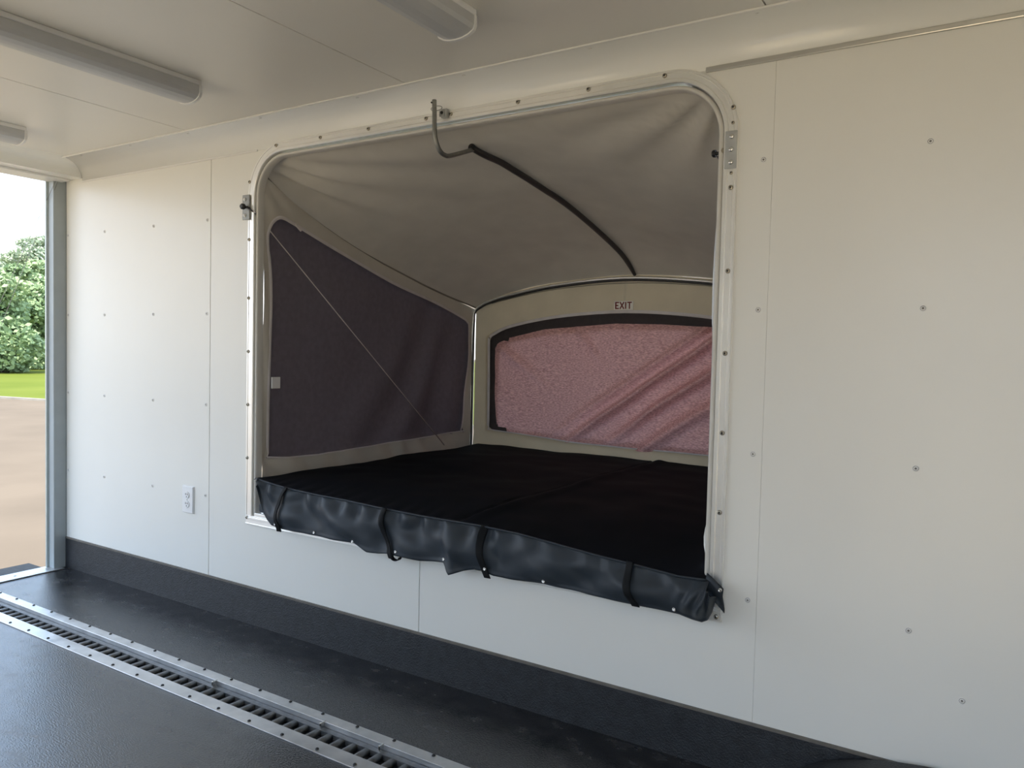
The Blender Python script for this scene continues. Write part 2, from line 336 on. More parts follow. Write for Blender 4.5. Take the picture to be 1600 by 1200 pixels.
# ------------------------------------------------------------------ tent canopy
DY = 1.60; XL = 0.325; XRR = 2.267
tent = empty('tent_canopy', (1.3, .8, .6)); tag(tent, 'grey canvas tent canopy over the fold-out bunk with dark screen windows', 'tent')
def T_(o): o.parent = tent; o.matrix_parent_inverse = Matrix.Translation(-Vector(tent.location)); return o
front = [(.312, 1.935), (.325, 1.962), (.355, 1.985), (.40, 1.998), (.48, 2.003), (.9, 2.004), (1.296, 2.004), (1.7, 2.004), (2.112, 2.003), (2.19, 1.998), (2.237, 1.985), (2.267, 1.962), (2.280, 1.935)]
hoopc = [(.330, 1.462), (.350, 1.478), (.388, 1.496), (.448, 1.519), (.582, 1.550), (.878, 1.598), (1.296, 1.626), (1.714, 1.598), (2.010, 1.550), (2.144, 1.519), (2.204, 1.496), (2.242, 1.478), (2.262, 1.462)]
raft = [(0.0, 0.0), (.106, .006), (.269, .046), (.40, .068), (.519, .081), (.744, .080), (.90, .060), (1.0, .0)]
raft = [(p.x, p.z) for p in smoothline([(a, 0, b) for a, b in [(0.0, 0.0), (.106, .010), (.269, .044), (.519, .080), (.744, .082), (.90, .055), (1.0, .0)]], 10)]
fs = smoothline([(a, 0, b) for a, b in front], 6); hs = smoothline([(a, 0, b) for a, b in hoopc], 6)
def samp(L, s):
    k = s * (len(L) - 1); i = min(int(k), len(L) - 2); return L[i].lerp(L[i + 1], k - i)
def roof(s, t):
    f = samp(fs, s); hh = samp(hs, s); x = f.x * (1 - t) + hh.x * t; z = f.z * (1 - t) + hh.z * t
    r = 1 - abs(2 * s - 1); r = min(1, max(0, (abs(x - 1.296) / 0.97))); r = 1 - r
    e = -(.40 - .24 * t) * t * (1 - t); cdev = lin(raft, t)
    z += e * (1 - r) ** 1.6 + cdev * (1 - (1 - r) ** 1.6)
    # tension folds fanning out of the two front corners
    y = .028 + t * (DY - .028)
    for cx, sg in ((.33, 1), (2.27, -1)):
        dx, dy = (x - cx) * sg, y
        d = math.hypot(dx, dy); a = math.atan2(dy, dx + .02)
        z += .026 * math.sin(a * 15 + (1.0 if sg > 0 else 2.2)) * math.exp(-d / .42) * min(1, d / .06) * min(1, t * 12)
    z += .006 * noise.noise((x * 2.2, y * 2.6, 3)) * min(1, t * 8) * min(1, (1 - t) * 8)
    return (x, y, z)
V, Fc = grid(96, 60, roof)
ro = T_(obj('roof_panel', V, Fc, 'canvas', smooth=True))
def polar(center, poly, ang):
    cx, cy = center; dx, dy = math.cos(ang), math.sin(ang); best = None
    for (ax, ay), (bx, by) in zip(poly, poly[1:] + poly[:1]):
        ex, ey = bx - ax, by - ay; den = dx * ey - dy * ex
        if abs(den) < 1e-9: continue
        t = ((ax - cx) * ey - (ay - cy) * ex) / den; u = ((ax - cx) * dy - (ay - cy) * dx) / den
        if t > 0 and -1e-6 <= u <= 1 + 1e-6 and (best is None or t > best): best = t
    return (cx + dx * best, cy + dy * best)
def rounded(poly, k=5):
    return [(p.x, p.y) for p in smoothline([(a, b, 0) for a, b in poly] + [(poly[0][0], poly[0][1], 0)], k)[:-1]]
def ring(center, outer, inner, n=220, nr=8):
    angs = sorted([2 * math.pi * k / n for k in range(n)] + [math.atan2(b - center[1], a - center[0]) % (2 * math.pi) for a, b in outer])
    V = []; N = len(angs)
    for j in range(nr + 1):
        for a in angs:
            o = polar(center, outer, a); i = polar(center, inner, a); t = j / nr
            V.append((i[0] + (o[0] - i[0]) * t, i[1] + (o[1] - i[1]) * t))
    Fc = [(j * N + k, j * N + (k + 1) % N, (j + 1) * N + (k + 1) % N, (j + 1) * N + k) for j in range(nr) for k in range(N)]
    return V, Fc
def fan(center, inner, n=160, nr=24):
    V = [center]; N = n; nr += 1
    for j in range(1, nr + 1):
        for k in range(n):
            i = polar(center, inner, 2 * math.pi * k / n); t = j / (nr - 1) if j < nr else 1.035
            V.append((center[0] + (i[0] - center[0]) * t, center[1] + (i[1] - center[1]) * t))
    Fc = [(0, 1 + k, 1 + (k + 1) % N) for k in range(N)] + [(1 + (j - 1) * N + k, 1 + j * N + k, 1 + j * N + (k + 1) % N, 1 + (j - 1) * N + (k + 1) % N) for j in range(1, nr) for k in range(N)]
    return V, Fc
# side panels (y, z)
seam_e = [(roof(0, k / 20)[1], roof(0, k / 20)[2]) for k in range(21)]
souter = seam_e + [(1.60, .60), (.8, .60), (.028, .60), (.028, 1.3)]
swin = [(.075, 1.735), (.095, 1.755), (.123, 1.760), (.184, 1.745), (.431, 1.666), (.842, 1.546), (1.202, 1.468), (1.466, 1.396), (1.520, 1.372), (1.538, 1.340), (1.532, 1.149), (1.500, .93), (1.470, .738), (1.463, .733), (.702, .714), (.276, .708), (.072, .722), (.064, .74), (.063, .959), (.071, 1.421), (.055, 1.646), (.060, 1.70)]
sc_ = (.62, 1.10)
def side_x(y, z, sgn, win):
    e = roof(0, max(0, min(1, (y - .028) / (DY - .028))))
    x = XL - .010 * max(0, 1 - abs(y - .028) / .1)
    d = .006 * math.sin((y * .55 + z) * 20 + 2.2 * noise.noise((y * 2, z * 2, 1))) * math.exp(-((y - 1.25) ** 2 + (z - .9) ** 2) / .25)
    d += .005 * noise.noise((y * 3, z * 2.2, 7.3))
    if z < .735: d += .012 * math.sin(y * 34 + z * 30 + 3 * noise.noise((y * 3, 0, 2))) * min(1, (z - .6) / .05) * (.6 + .6 * noise.noise((y * 4, 1, 1)))
    if y < .06 and z < 1.75: d += .004 * math.sin(z * 9 + y * 60)
    edge = min(1, (DY - y) / .06) * min(1, max(0, (e[2] - z)) / .05 + .0)
    if z > 1.3: d += .006 * math.sin(math.atan2(1.95 - z, y + .02) * 14) * math.exp(-math.hypot(y, 1.95 - z) / .35)
    return x + d * max(0, edge)
for sgn in (1, -1):
    mx = (lambda x: x) if sgn == 1 else (lambda x: 2 * 1.296 - x)
    v, f = ring(sc_, souter, rounded(swin))
    sp_ = T_(fixn(obj('side_panel', [(mx(side_x(a, b, sgn, 0)), a, b) for a, b in v], f, 'canvas', smooth=True)))
    v, f = fan(sc_, rounded(swin))
    def scrn(a, b):
        d = .020 * math.sin((a * .9 - b * .55) * 17 + 3 * noise.noise((a * 1.7, b * 1.7, 5))) * math.exp(-((a - 1.15) ** 2 + (b - .85) ** 2) / .30)
        d += .008 * noise.noise((a * 2.4, b * 1.1, 9))
        return XL - .030 + d
    T_(obj('window_screen', [(mx(scrn(a, b) if i_ < len(v) - 160 else side_x(a, b, 1, 0) - .002), a, b) for i_, (a, b) in enumerate(v)], f, 'screen', smooth=True))
    if sgn == 1:
        rw = rounded(swin); pts = [(side_x(a, b, 1, 0) + .003, a, b) for a, b in rw]
        k0 = 0
        # hem tape: ribbon along the window edge except the bottom
        V, Fc = [], []
        seq = rw + [rw[0]]
        cxy = Vector((sc_[0], sc_[1]))
        for i, (a, b) in enumerate(seq):
            q = Vector((a, b)); pv = Vector(seq[i - 1] if i else seq[-2]); nx = Vector(seq[(i + 1) % len(seq)] if i < len(seq) - 1 else seq[1])
            tg = (nx - pv).normalized(); nn = Vector((-tg.y, tg.x))
            if (q - cxy).dot(nn) < 0: nn = -nn
            wd = .012 if b > .745 else .004
            for s_, dx in ((-.003, .002), (wd * .5, .005), (wd, .002)):
                r = q + nn * s_; V.append((side_x(q.x, q.y, 1, 0) + dx, r.x, r.y))
        for i in range(len(seq) - 1):
            for k in range(2): Fc.append((i * 3 + k, i * 3 + k + 1, i * 3 + k + 4, i * 3 + k + 3))
        T_(obj('window_tape', V, Fc, 'tape', smooth=True))
        tb = T_(bevel(obj('label_tab', *box(XL + .002, XL + .008, .066, .112, 1.022, 1.072), 'plastic'), .001)); tb['label'] = 'small white tab at the screen edge'
        T_(obj('zip_pull', *tube([(XL + .012, .185, 1.745), (XL + .014, .205, 1.728), (XL + .013, .215, 1.722)], .0045, 8), 'tape'))
        # seam between roof and side, darkened to paint in the crease shade
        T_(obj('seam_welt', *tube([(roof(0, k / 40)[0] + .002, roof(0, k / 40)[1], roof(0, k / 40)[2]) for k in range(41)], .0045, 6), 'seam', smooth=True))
# end panel (x, z)
eouter = [(p.x, p.z) for p in hs] + [(2.262, 1.0), (2.262, .60), (1.3, .60), (.330, .60), (.330, 1.0)]
ewl = [(.443, .80), (.440, 1.05), (.436, 1.262), (.442, 1.285), (.470, 1.305), (.587, 1.350), (.883, 1.402), (1.296, 1.428)]
ewin = ewl + [(2 * 1.296 - a, b) for a, b in ewl[::-1][1:]] + [(2.147, .722), (2.13, .710), (1.7, .708), (1.30, .708), (1.02, .712), (.7, .730), (.46, .742), (.443, .752)]
ec = (1.296, 1.06)
def end_y(a, b, k=1):
    return DY - .002 + .006 * noise.noise((a * 2.3, b * 3, 4)) + (.006 * math.sin(a * 16 + b * 20) * (1 if b < .72 else 0)) + .004 * math.sin(b * 40 + a * 6) * (1 if 1.40 < b else 0) * .5
v, f = ring(ec, eouter, rounded(ewin), 240, 6)
T_(fixn(obj('end_panel', [(a, end_y(a, b), b) for a, b in v], f, 'canvasend', smooth=True)))
pin = [(.49, .76), (.49, 1.20), (.57, 1.262), (.81, 1.312), (1.24, 1.345), (1.50, 1.342), (1.79, 1.325), (2.10, 1.275), (2.10, .735), (1.3, .735), (.75, .75)]
eo = [(ec[0] + (a - ec[0]) * 1.035, ec[1] + (b - ec[1]) * 1.035) for a, b in rounded(ewin)]
v, f = ring(ec, eo, pin, 200, 8); nlast = len(v) // 9   # only the dark margin beside the flap is screen cloth
T_(obj('window_screen', [(a, DY + .022 if i_ < len(v) - 2 * nlast else (DY + .012 if i_ < len(v) - nlast else end_y(a, b) + .002), b) for i_, (a, b) in enumerate(v)], f, 'screendark', smooth=True))
rw = rounded(ewin); seq = rw + [rw[0]]; V, Fc = [], []
for i, (a, b) in enumerate(seq):
    q = Vector((a, b)); pv = Vector(seq[i - 1] if i else seq[-2]); nx = Vector(seq[i + 1] if i < len(seq) - 1 else seq[1])
    tg = (nx - pv).normalized(); nn = Vector((-tg.y, tg.x))
    if (q - Vector(ec)).dot(nn) < 0: nn = -nn
    wd = .014 if b > .76 else .004
    for s_, dy in ((-.003, .003), (wd * .5, .006), (wd, .003)):
        r = q + nn * s_; V.append((r.x, end_y(q.x, q.y) - dy, r.y))
for i in range(len(seq) - 1):
    for k in range(2): Fc.append((i * 3 + k, i * 3 + k + 1, i * 3 + k + 4, i * 3 + k + 3))
T_(obj('window_tape', V, Fc, 'tape', smooth=True))
# seam band line parallel to the hoop
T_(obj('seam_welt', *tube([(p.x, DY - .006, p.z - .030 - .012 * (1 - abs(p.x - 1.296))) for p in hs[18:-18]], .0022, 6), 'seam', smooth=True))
# pink flap hanging in the end window, folds running up to the right
ptop = [(.462, 1.225), (.50, 1.262), (.551, 1.286), (.808, 1.338), (1.242, 1.370), (1.50, 1.366), (1.792, 1.350), (2.14, 1.30)]
def pinkf(u, v):
    x = .462 + u * (2.13 - .462); z0 = lin([(.46, .738), (.7, .725), (1.0, .708), (1.4, .703), (2.2, .703)], x) - .004; z1 = lin(ptop, x); z = z0 + (z1 - z0) * v
    x += .022 * (1 - v) * max(0, 1 - u / .06)
    # distance across the diagonal fold direction (1, .70)
    q = (z - .70) * .82 - (x - .95) * .57
    am = max(0, min(1, (x - .80) / .35)) * max(0, min(1, (1.45 - z) / .2))
    y = DY - .0
    def ridge(c, wd, hgt, ph=.0): return hgt * math.exp(-((q - c - .012 * noise.noise((x * 3, z * 3, c))) / wd) ** 2)
    d = ridge(.075, .022, .026) * max(0, min(1, (x - .72) / .5)) + ridge(-.005, .022, .050) * max(0, min(1, (x - .85) / .35)) + ridge(-.13, .024, .050) * max(0, min(1, (x - 1.15) / .3)) + ridge(-.27, .03, .04)
    d += .020 * math.exp(-(((x - .53) * .7 + (z - 1.20) * 1.0 - .02) / .028) ** 2) * math.exp(-((x - .60) / .16) ** 2)
    d += .016 * math.exp(-(((x - 1.05) * .95 + (z - 1.30) * .7) / .018) ** 2) * math.exp(-((z - 1.27) / .09) ** 2)
    d += .010 * math.sin(x * 26 + z * 5) * math.exp(-((z - .74) / .09) ** 2) * max(0, 1 - (x - .45) / .5)
    d += .012 * noise.noise((x * 2.5, z * 2.5, 2)) + .004 * noise.noise((x * 9, z * 9, 2))
    return (x, y + .014 - d * 1.7, z)
pk = T_(obj('window_flap', *grid(140, 70, pinkf), 'pink', smooth=True)); pk['label'] = 'heather pink cloth flap with diagonal folds in the end window'

# exit sticker
ex = obj('exit_label', *box(1.238, 1.348, DY - .0125, DY - .0095, 1.442, 1.489), 'sticker')
tag(ex, 'small cream EXIT label with dark red letters above the pink window flap', 'label')
def bars(segs, wd=.0064):
    parts = []
    for (x0, z0, x1, z1) in segs:
        d = Vector((x1 - x0, 0, z1 - z0)); n_ = Vector((-d.z, 0, d.x)).normalized() * wd / 2
        a, b = Vector((x0, 0, z0)), Vector((x1, 0, z1)); q = [a - n_, b - n_, b + n_, a + n_]
        parts.append(([(p.x, DY - .0135, p.z) for p in q] + [(p.x, DY - .0125, p.z) for p in q], [(0, 1, 2, 3), (7, 6, 5, 4), (0, 4, 5, 1), (1, 5, 6, 2), (2, 6, 7, 3), (3, 7, 4, 0)]))
    return merge(parts)
zb_, zt_ = 1.447, 1.484; zm_ = (zb_ + zt_) / 2
L = [[(1.248, zb_, 1.248, zt_), (1.2455, zt_ - .0026, 1.266, zt_ - .0026), (1.2455, zm_, 1.263, zm_), (1.2455, zb_ + .0026, 1.266, zb_ + .0026)],
     [(1.272, zb_, 1.295, zt_), (1.295, zb_, 1.272, zt_)], [(1.305, zb_, 1.305, zt_)],
     [(1.314, zt_ - .0026, 1.340, zt_ - .0026), (1.327, zb_, 1.327, zt_)]]
for s_ in L: fixn(obj('letter', *bars(s_), 'red', ex))

# ------------------------------------------------------------------ poles
hp = empty('hoop_pole', (.32, DY - .02, .64)); tag(hp, 'thin silver hoop pole arching over the far end of the tent', 'pole')
hpts = [(.322, DY - .022, .62), (.320, DY - .022, 1.0), (.322, DY - .022, 1.30), (.327, DY - .022, 1.39), (.340, DY - .022, 1.447)] + [(a, DY - .022, b - .016) for a, b in hoopc[2:-2]] + [(2.252, DY - .022, 1.447), (2.265, DY - .022, 1.39), (2.270, DY - .022, 1.30), (2.272, DY - .022, .62)]
o = obj('hoop_tube', *tube(smoothline(hpts, 6), .0065, 10), 'alu', smooth=True); o.parent = hp; o.matrix_parent_inverse = Matrix.Translation(-Vector(hp.location))
o = obj('edge_welt', *tube(smoothline([(a + (.008 if a < 1.296 else -.008) * (1 if b < 1.44 else 0), c - .0, b - .012) for a, c, b in hpts], 6), .006, 8), 'rubber', smooth=True); o.parent = hp; o.matrix_parent_inverse = Matrix.Translation(-Vector(hp.location))
rp = empty('rafter_pole', (1.285, -.05, 2.07)); tag(rp, 'bent grey steel rod with black sleeve propping up the tent roof', 'pole')
def RP(o): o.parent = rp; o.matrix_parent_inverse = Matrix.Translation(-Vector(rp.location)); return o
rodp = [(1.284, -.048, 2.078), (1.286, -.048, 2.03), (1.288, -.047, 1.965), (1.290, -.040, 1.935), (1.291, -.020, 1.909), (1.292, .008, 1.899), (1.293, .045, 1.906), (1.298, .175, 1.957)]
RP(obj('bent_rod', *tube(smoothline(rodp, 8), .0082, 12), 'steel', smooth=True))
rafp = [(1.297, .160, 1.9625), (1.302, .25, 1.957), (1.310, .43, 1.936), (1.324, .83, 1.876), (1.340, 1.19, 1.786), (1.350, 1.44, 1.706), (1.357, 1.575, 1.624)]
def on_roof(x, y):   # keep the sleeve just under the fabric
    t = (y - .028) / (DY - .028); best = min((roof(k / 400, t) for k in range(120, 280)), key=lambda p: abs(p[0] - x)); return best[2]
rafp = smoothline(rafp, 6); rafp = [(p.x, p.y, min(p.z, on_roof(p.x, p.y) - .012)) for p in rafp]
RP(obj('sleeve', *tube(rafp, [.0125] * (len(rafp) - 4) + [.0115, .0105, .009, .009], 12), 'rubber', smooth=True))
RP(obj('sleeve_collar', *tube([rafp[0], rafp[1]], .0138, 12), 'blackplastic'))
RP(bevel(obj('clamp_plate', *merge([box(1.296, 1.320, -.024, -.010, 2.020, 2.052), box(1.292, 1.312, -.030, -.022, 2.024, 2.046)]), 'zinc'), .002))
RP(obj('clamp_bolt', *lathe([(.0055, 0), (.0055, .003), (.004, .005), (0, .005)], 8), 'dark', None, False, (1.305, -.030, 2.036)))
RP(obj('clip_ring', *tube([(1.286 + .020 * math.cos(a) * 1.0 + .004, -.042 + .018 * math.sin(a), 2.050 + .004 * math.cos(a)) for a in [2 * math.pi * k / 20 for k in range(21)]], .0013, 6), 'steel', smooth=True))
RP(obj('rod_pin', *tube([(1.279, -.058, 2.068), (1.279, -.050, 2.068)], .003, 8), 'dark'))
# support cable
cb = empty('support_cable', (.37, 1.24, .66)); tag(cb, 'thin steel cable running diagonally across the dark side screen window', 'cable')
for nm, pts, r, mt in (('wire', [(.300, -.020, 1.782), (.380, 1.245, .675)], .0024, 'tape'), ('sleeve', [(.272, -.024, 1.792), (.302, .0, 1.765), (.306, .020, 1.748)], .0045, 'blackplastic')):
    o = obj(nm, *tube(pts, r, 8), mt, smooth=True); o.parent = cb; o.matrix_parent_inverse = Matrix.Translation(-Vector(cb.location))

# ------------------------------------------------------------------ black bunk cover
bc = empty('bunk_cover', (1.3, .7, .56)); tag(bc, 'black vinyl mattress cover on the bunk with a hanging skirt and snaps', 'bunk cover')
def B_(o): o.parent = bc; o.matrix_parent_inverse = Matrix.Translation(-Vector(bc.location)); return o
seamz = [(.34, .648), (.448, .635), (.559, .625), (.714, .619), (.881, .616), (1.064, .609), (1.257, .605), (1.504, .606), (1.659, .601), (1.796, .589), (1.957, .574), (2.072, .567), (2.217, .555), (2.34, .560)]
def topf(u, v):
    x = .338 + u * (2.296 - .338); y = -.032 + (v ** 1.35) * (DY - .012 + .032)
    zs = lin(seamz, x); q = (y + .032)
    zmid = .653 - .010 * max(0, (x - 1.4)) 
    z = zs + (zmid - zs) * (1 - math.exp(-q / .17))
    pk_ = math.exp(-q / .05)
    z += .006 * pk_ * abs(math.sin(x * 42 + 2.5 * noise.noise((x * 4, 0, 0)))) * (1 if q > .001 else 0) * (1.2 if x < 1.5 else .5)
    z += .014 * noise.noise((x * 2.1, y * 2.6, 11)) * min(1, q / .15) + .005 * noise.noise((x * 6, y * 7, 12)) * min(1, q / .08)
    gx = lin([(-.14, 1.38), (-.02, 1.413), (.163, 1.455), (.463, 1.474), (.875, 1.483), (1.6, 1.49)], y)
    z -= .010 * math.exp(-((x - gx) / .006) ** 2) * min(1, q / .05); z += .008 * math.exp(-((x - gx - .03) / .03) ** 2) * min(1, q / .1)
    edge = min(1, (x - .338) / .03, (2.296 - x) / .03); z -= .010 * (1 - edge)
    return (x, y, z)
B_(obj('top_sheet', *grid(150, 80, topf), 'shadedtop', smooth=True))
B_(bevel(obj('mattress', *merge([box(.318, 2.276, .28, DY + .005, .49, .602), box(.33, 2.276, .0, .28, .49, .535)]), 'vinyl'), .012))
hem = [(.372, .640), (.389, .604), (.405, .556), (.422, .514), (.445, .487), (.473, .466), (.531, .457), (.662, .460), (.812, .459), (.937, .461), (1.013, .441), (1.062, .442), (1.111, .449), (1.214, .449), (1.262, .448), (1.365, .458), (1.408, .427), (1.455, .445), (1.5, .458), (1.532, .459), (1.577, .449), (1.656, .448), (1.759, .452), (1.899, .451), (2.023, .448), (2.09, .448), (2.15, .448), (2.227, .446), (2.264, .440), (2.296, .438), (2.312, .447), (2.326, .474), (2.336, .520)]
hm = []
for (a, b), (c2, d2) in zip(hem, hem[1:]):
    for k in range(8): hm.append((a + (c2 - a) * k / 8, b + (d2 - b) * k / 8))
hm.append(hem[-1])
def skirt_y(x, v):
    amp = .5 if x > 1.6 else 1.0
    gath = .013 * math.sin(x * 62 + 4 * noise.noise((x * 5, 1, 0))) * math.exp(-((v - .12) / .22) ** 2) * amp
    fold = .020 * (noise.noise((x * 5.0 + v * 1.4, v * 1.2, 20)) + .55 * noise.noise((x * 11 - v * 2.0, v * 1.6, 21))) * min(1, v * 2.5) * (1 if x < 1.6 else .8)
    diag = .014 * math.sin((x * 1.0 - v * .16) * 21 + 1) * math.exp(-((v - .55) / .35) ** 2) * amp
    big = -.022 * math.sin(min(1, v) * math.pi * .85)
    pleat = -.030 * math.exp(-((x - 1.408) / .035) ** 2) * v - .020 * math.exp(-((x - 1.02) / .05) ** 2) * v
    crn = (-.035 * math.sin(v * 3.0) + .012 * math.sin(x * 150 + v * 9) * math.sin(v * 3.1)) * max(0, min(1, (x - 2.20) / .10))
    hemr = -.003 if v > .93 else 0
    return -.034 + big + gath + fold + diag + pleat + crn + hemr
N = len(hm); NV = 26; V = []
for j in range(NV + 1):
    v = j / NV
    for x, z in hm:
        xt = max(.352, min(2.310, x - (.02 if x < .5 else 0))); ztop = lin(seamz, xt)
        if x < .40: ztop = .648
        zz = ztop + (z - ztop) * v; xx = xt + (x - xt) * v
        sh = 1.0 if ztop - z > .03 else .3
        y = skirt_y(xx, v) if v > 0 else -.033
        y = -.034 + (y + .034) * sh
        V.append((xx, min(y, -.0145), zz))
Fc = [(j * N + k, j * N + k + 1, (j + 1) * N + k + 1, (j + 1) * N + k) for j in range(NV) for k in range(N - 1)]
sk = B_(fixn(obj('skirt', V, Fc, 'vinyl', smooth=True)))
md = sk.modifiers.new('solid', 'SOLIDIFY'); md.thickness = .002; md.offset = 0
cord = [(x, -.037, lin(seamz, x) + .001) for x in [.36 + (2.30 - .36) * k / 120 for k in range(121)]]
B_(obj('seam_piping', *tube(cord, .0035, 6), 'vinyl', smooth=True))
# tab at the right corner
def tabf(u, v): return (2.300 + .050 * u, -.018 - .014 * math.sin(u * 2.4 + v) - .006 * math.sin(v * 6), .575 - .012 * u - .022 * u * u - (.075 - .02 * (1 - u)) * v)
tb = B_(obj('corner_tab', *grid(10, 10, tabf), 'vinyl', smooth=True)); tb.modifiers.new('solid', 'SOLIDIFY').thickness = .003
def hemz(x): return lin(hem[4:-3], x)
for (xt, zt_, xb, zbm, bow, loop) in ((.555, .633, .522, .447, -.014, 0), (1.086, .617, 1.135, .437, -.012, 1), (1.530, .614, 1.560, .440, -.014, 0), (2.066, .576, 2.095, .447, -.008, 0)):
    def strapf(u, v):
        x = xt + (xb - xt) * v + bow * math.sin(math.pi * min(1, v)) + (u - .5) * .024; z = zt_ + (zbm - zt_) * v
        vv = max(0.0, min(1, (lin(seamz, x) - z) / max(.05, lin(seamz, x) - hemz(x))))
        return (x, min(skirt_y(x, vv), -.0145) - .006 - .006 * math.sin(math.pi * v), z)
    so = B_(obj('strap', *grid(4, 24, strapf), 'strap', smooth=True)); s2 = so.modifiers.new('solid', 'SOLIDIFY'); s2.thickness = .003
    if loop:
        pts = [(1.130 + .022 * (1 - math.cos(a)), -.062, .447 - .016 * math.sin(a)) for a in [math.pi * k / 10 for k in range(11)]]
        V, Fc = [], []
        for x, y, z in pts: V += [(x, y - .004, z), (x + .0, y + .014, z)]
        Fc = [(2 * i, 2 * i + 1, 2 * i + 3, 2 * i + 2) for i in range(10)]
        lo = obj('strap_loop', V, Fc, 'strap', so, True); lo.modifiers.new('solid', 'SOLIDIFY').thickness = .003
        lo.matrix_parent_inverse = so.matrix_parent_inverse.inverted() if False else Matrix.Identity(4)
snap = None
for x, z in ((.499, .474), (.722, .471), (.938, .470), (1.152, .464), (1.366, .470), (1.551, .470), (1.771, .464), (2.213, .460)):
    vv = (lin(seamz, x) - z) / (lin(seamz, x) - hemz(x)); y = min(skirt_y(x, vv), -.0145) - .0015
    if x == 1.551: y -= .010
    if snap is None: snap = obj('snap', *lathe([(.0062, 0), (.0062, .002), (.005, .004), (.0035, .0048), (.003, .0036), (0, .0036)], 14), 'chrome', None, True); snap.location = (x, y, z); B_(snap)
    else: B_(inst('snap', snap, (x, y, z)))
B_(inst('snap', snap, (2.343, -.036, .538)))

# ------------------------------------------------------------------ floor track
tk = empty('floor_track', (1.0, -.514, 0)); tag(tk, 'long recessed steel tie-down track with aluminium edge strips set in the black floor', 'floor track')
def K_(o): o.parent = tk; o.matrix_parent_inverse = Matrix.Translation(-Vector(tk.location)); return o
X0, X1 = XD + .05, 3.6
K_(bevel(obj('edge_strip', *merge([box(X0, X1, -.451, -.412, 0, .004), box(X0, X1, -.455, -.449, -.022, .004)]), 'alurail'), .0012))
K_(bevel(obj('edge_strip', *merge([box(X0, X1, -.604, -.553, 0, .004), box(X0, X1, -.555, -.549, -.022, .004)]), 'alurail'), .0012))
K_(obj('track_bed', *merge([box(X0, X1, -.549, -.455, -.044, -.036), box(X0, X1, -.478, -.457, -.030, -.013), box(X0, X1, -.549, -.541, -.030, -.013)]), 'track'))
rp_ = [(-.0125, -.027), (-.0120, -.017), (-.009, -.0140), (.0, -.0125), (.009, -.0140), (.0120, -.017), (.0125, -.027)]
V = [(a, -.541, b) for a, b in rp_] + [(a, -.478, b) for a, b in rp_]; n = len(rp_)
Fc = [(i, i + 1, i + 1 + n, i + n) for i in range(n - 1)] + [(n - 1, 0, n, 2 * n - 1), tuple(range(n - 1, -1, -1)), tuple(range(n, 2 * n))]
rung = None; x = -1.10; 
while x < 2.3:
    if rung is None: rung = fixn(obj('rung', V, Fc, 'track', None, True)); rung.location = (x, 0, 0); K_(rung)
    else: K_(inst('rung', rung, (x, 0, 0)))
    x += .0523
fb = None
for k in range(20):
    for y, off in ((-.421, .0), (-.589, -.003)):
        xx = -.979 + .1530 * k + off
        if xx > 1.75: continue
        if fb is None:
            fb = obj('screw', *lathe([(.0058, 0), (.0058, .0016), (.0042, .0032), (.002, .0038), (.002, .002), (0, .002)], 10), 'dark', None, True); fb.location = (xx, y, .004); fb.rotation_euler = (math.radians(-90), 0, 0); K_(fb)
        else: K_(inst('screw', fb, (xx, y, .004), None, (math.radians(-90), 0, 0)))
for x in (.66, 1.20, 1.45): K_(bevel(obj('clip', *box(x, x + .007, -.472, -.450, -.016, .005), 'chrome'), .001))

# ------------------------------------------------------------------ ceiling lights
def light(xr, y1, label):
    e = empty('ceiling_light', (xr - .065, y1, ZC)); tag(e, label, 'ceiling light', 'strip lights on the white ceiling')
    ln = 1.22; w2 = .065
    o = bevel(obj('housing', *box(-w2, w2, -ln, 0, -.016, 0), 'plastic', e), .003)
    pf = [(-.060, -.014), (-.061, -.040), (-.056, -.052), (-.040, -.061), (-.02, -.066), (0, -.0675), (.02, -.066), (.040, -.061), (.056, -.052), (.061, -.040), (.060, -.014)]
    V = [(a, -ln + .006, b) for a, b in pf] + [(a, -.006, b) for a, b in pf]; n = len(pf)
    Fc = [(i, i + 1, i + 1 + n, i + n) for i in range(n - 1)] + [(n - 1, 0, n, 2 * n - 1)]
    fixn(obj('diffuser', V, Fc, 'lens', e))
    for y0 in (-ln - .002, -.007):
        q = [(a * 1.06, b * 1.05) for a, b in pf]
        V = [(a, y0, b) for a, b in q] + [(a, y0 + .010, b) for a, b in q]
        Fc = [tuple(range(n - 1, -1, -1)), tuple(range(n, 2 * n))] + [(i, i + 1, i + 1 + n, i + n) for i in range(n - 1)] + [(n - 1, 0, n, 2 * n - 1)]
        fixn(obj('end_cap', V, Fc, 'plastic', e))
    bevel(obj('clip', *box(-w2 - .006, -w2 + .004, -.045, -.012, -.030, -.012), 'plastic', e), .002)
light(.605, -.487, 'white strip light on the ceiling, second from the open doorway')
light(1.765, -.480, 'white strip light cut by the top edge, above the bent tent rod')
light(-.585, -.487, 'white strip light on the ceiling nearest the open doorway')

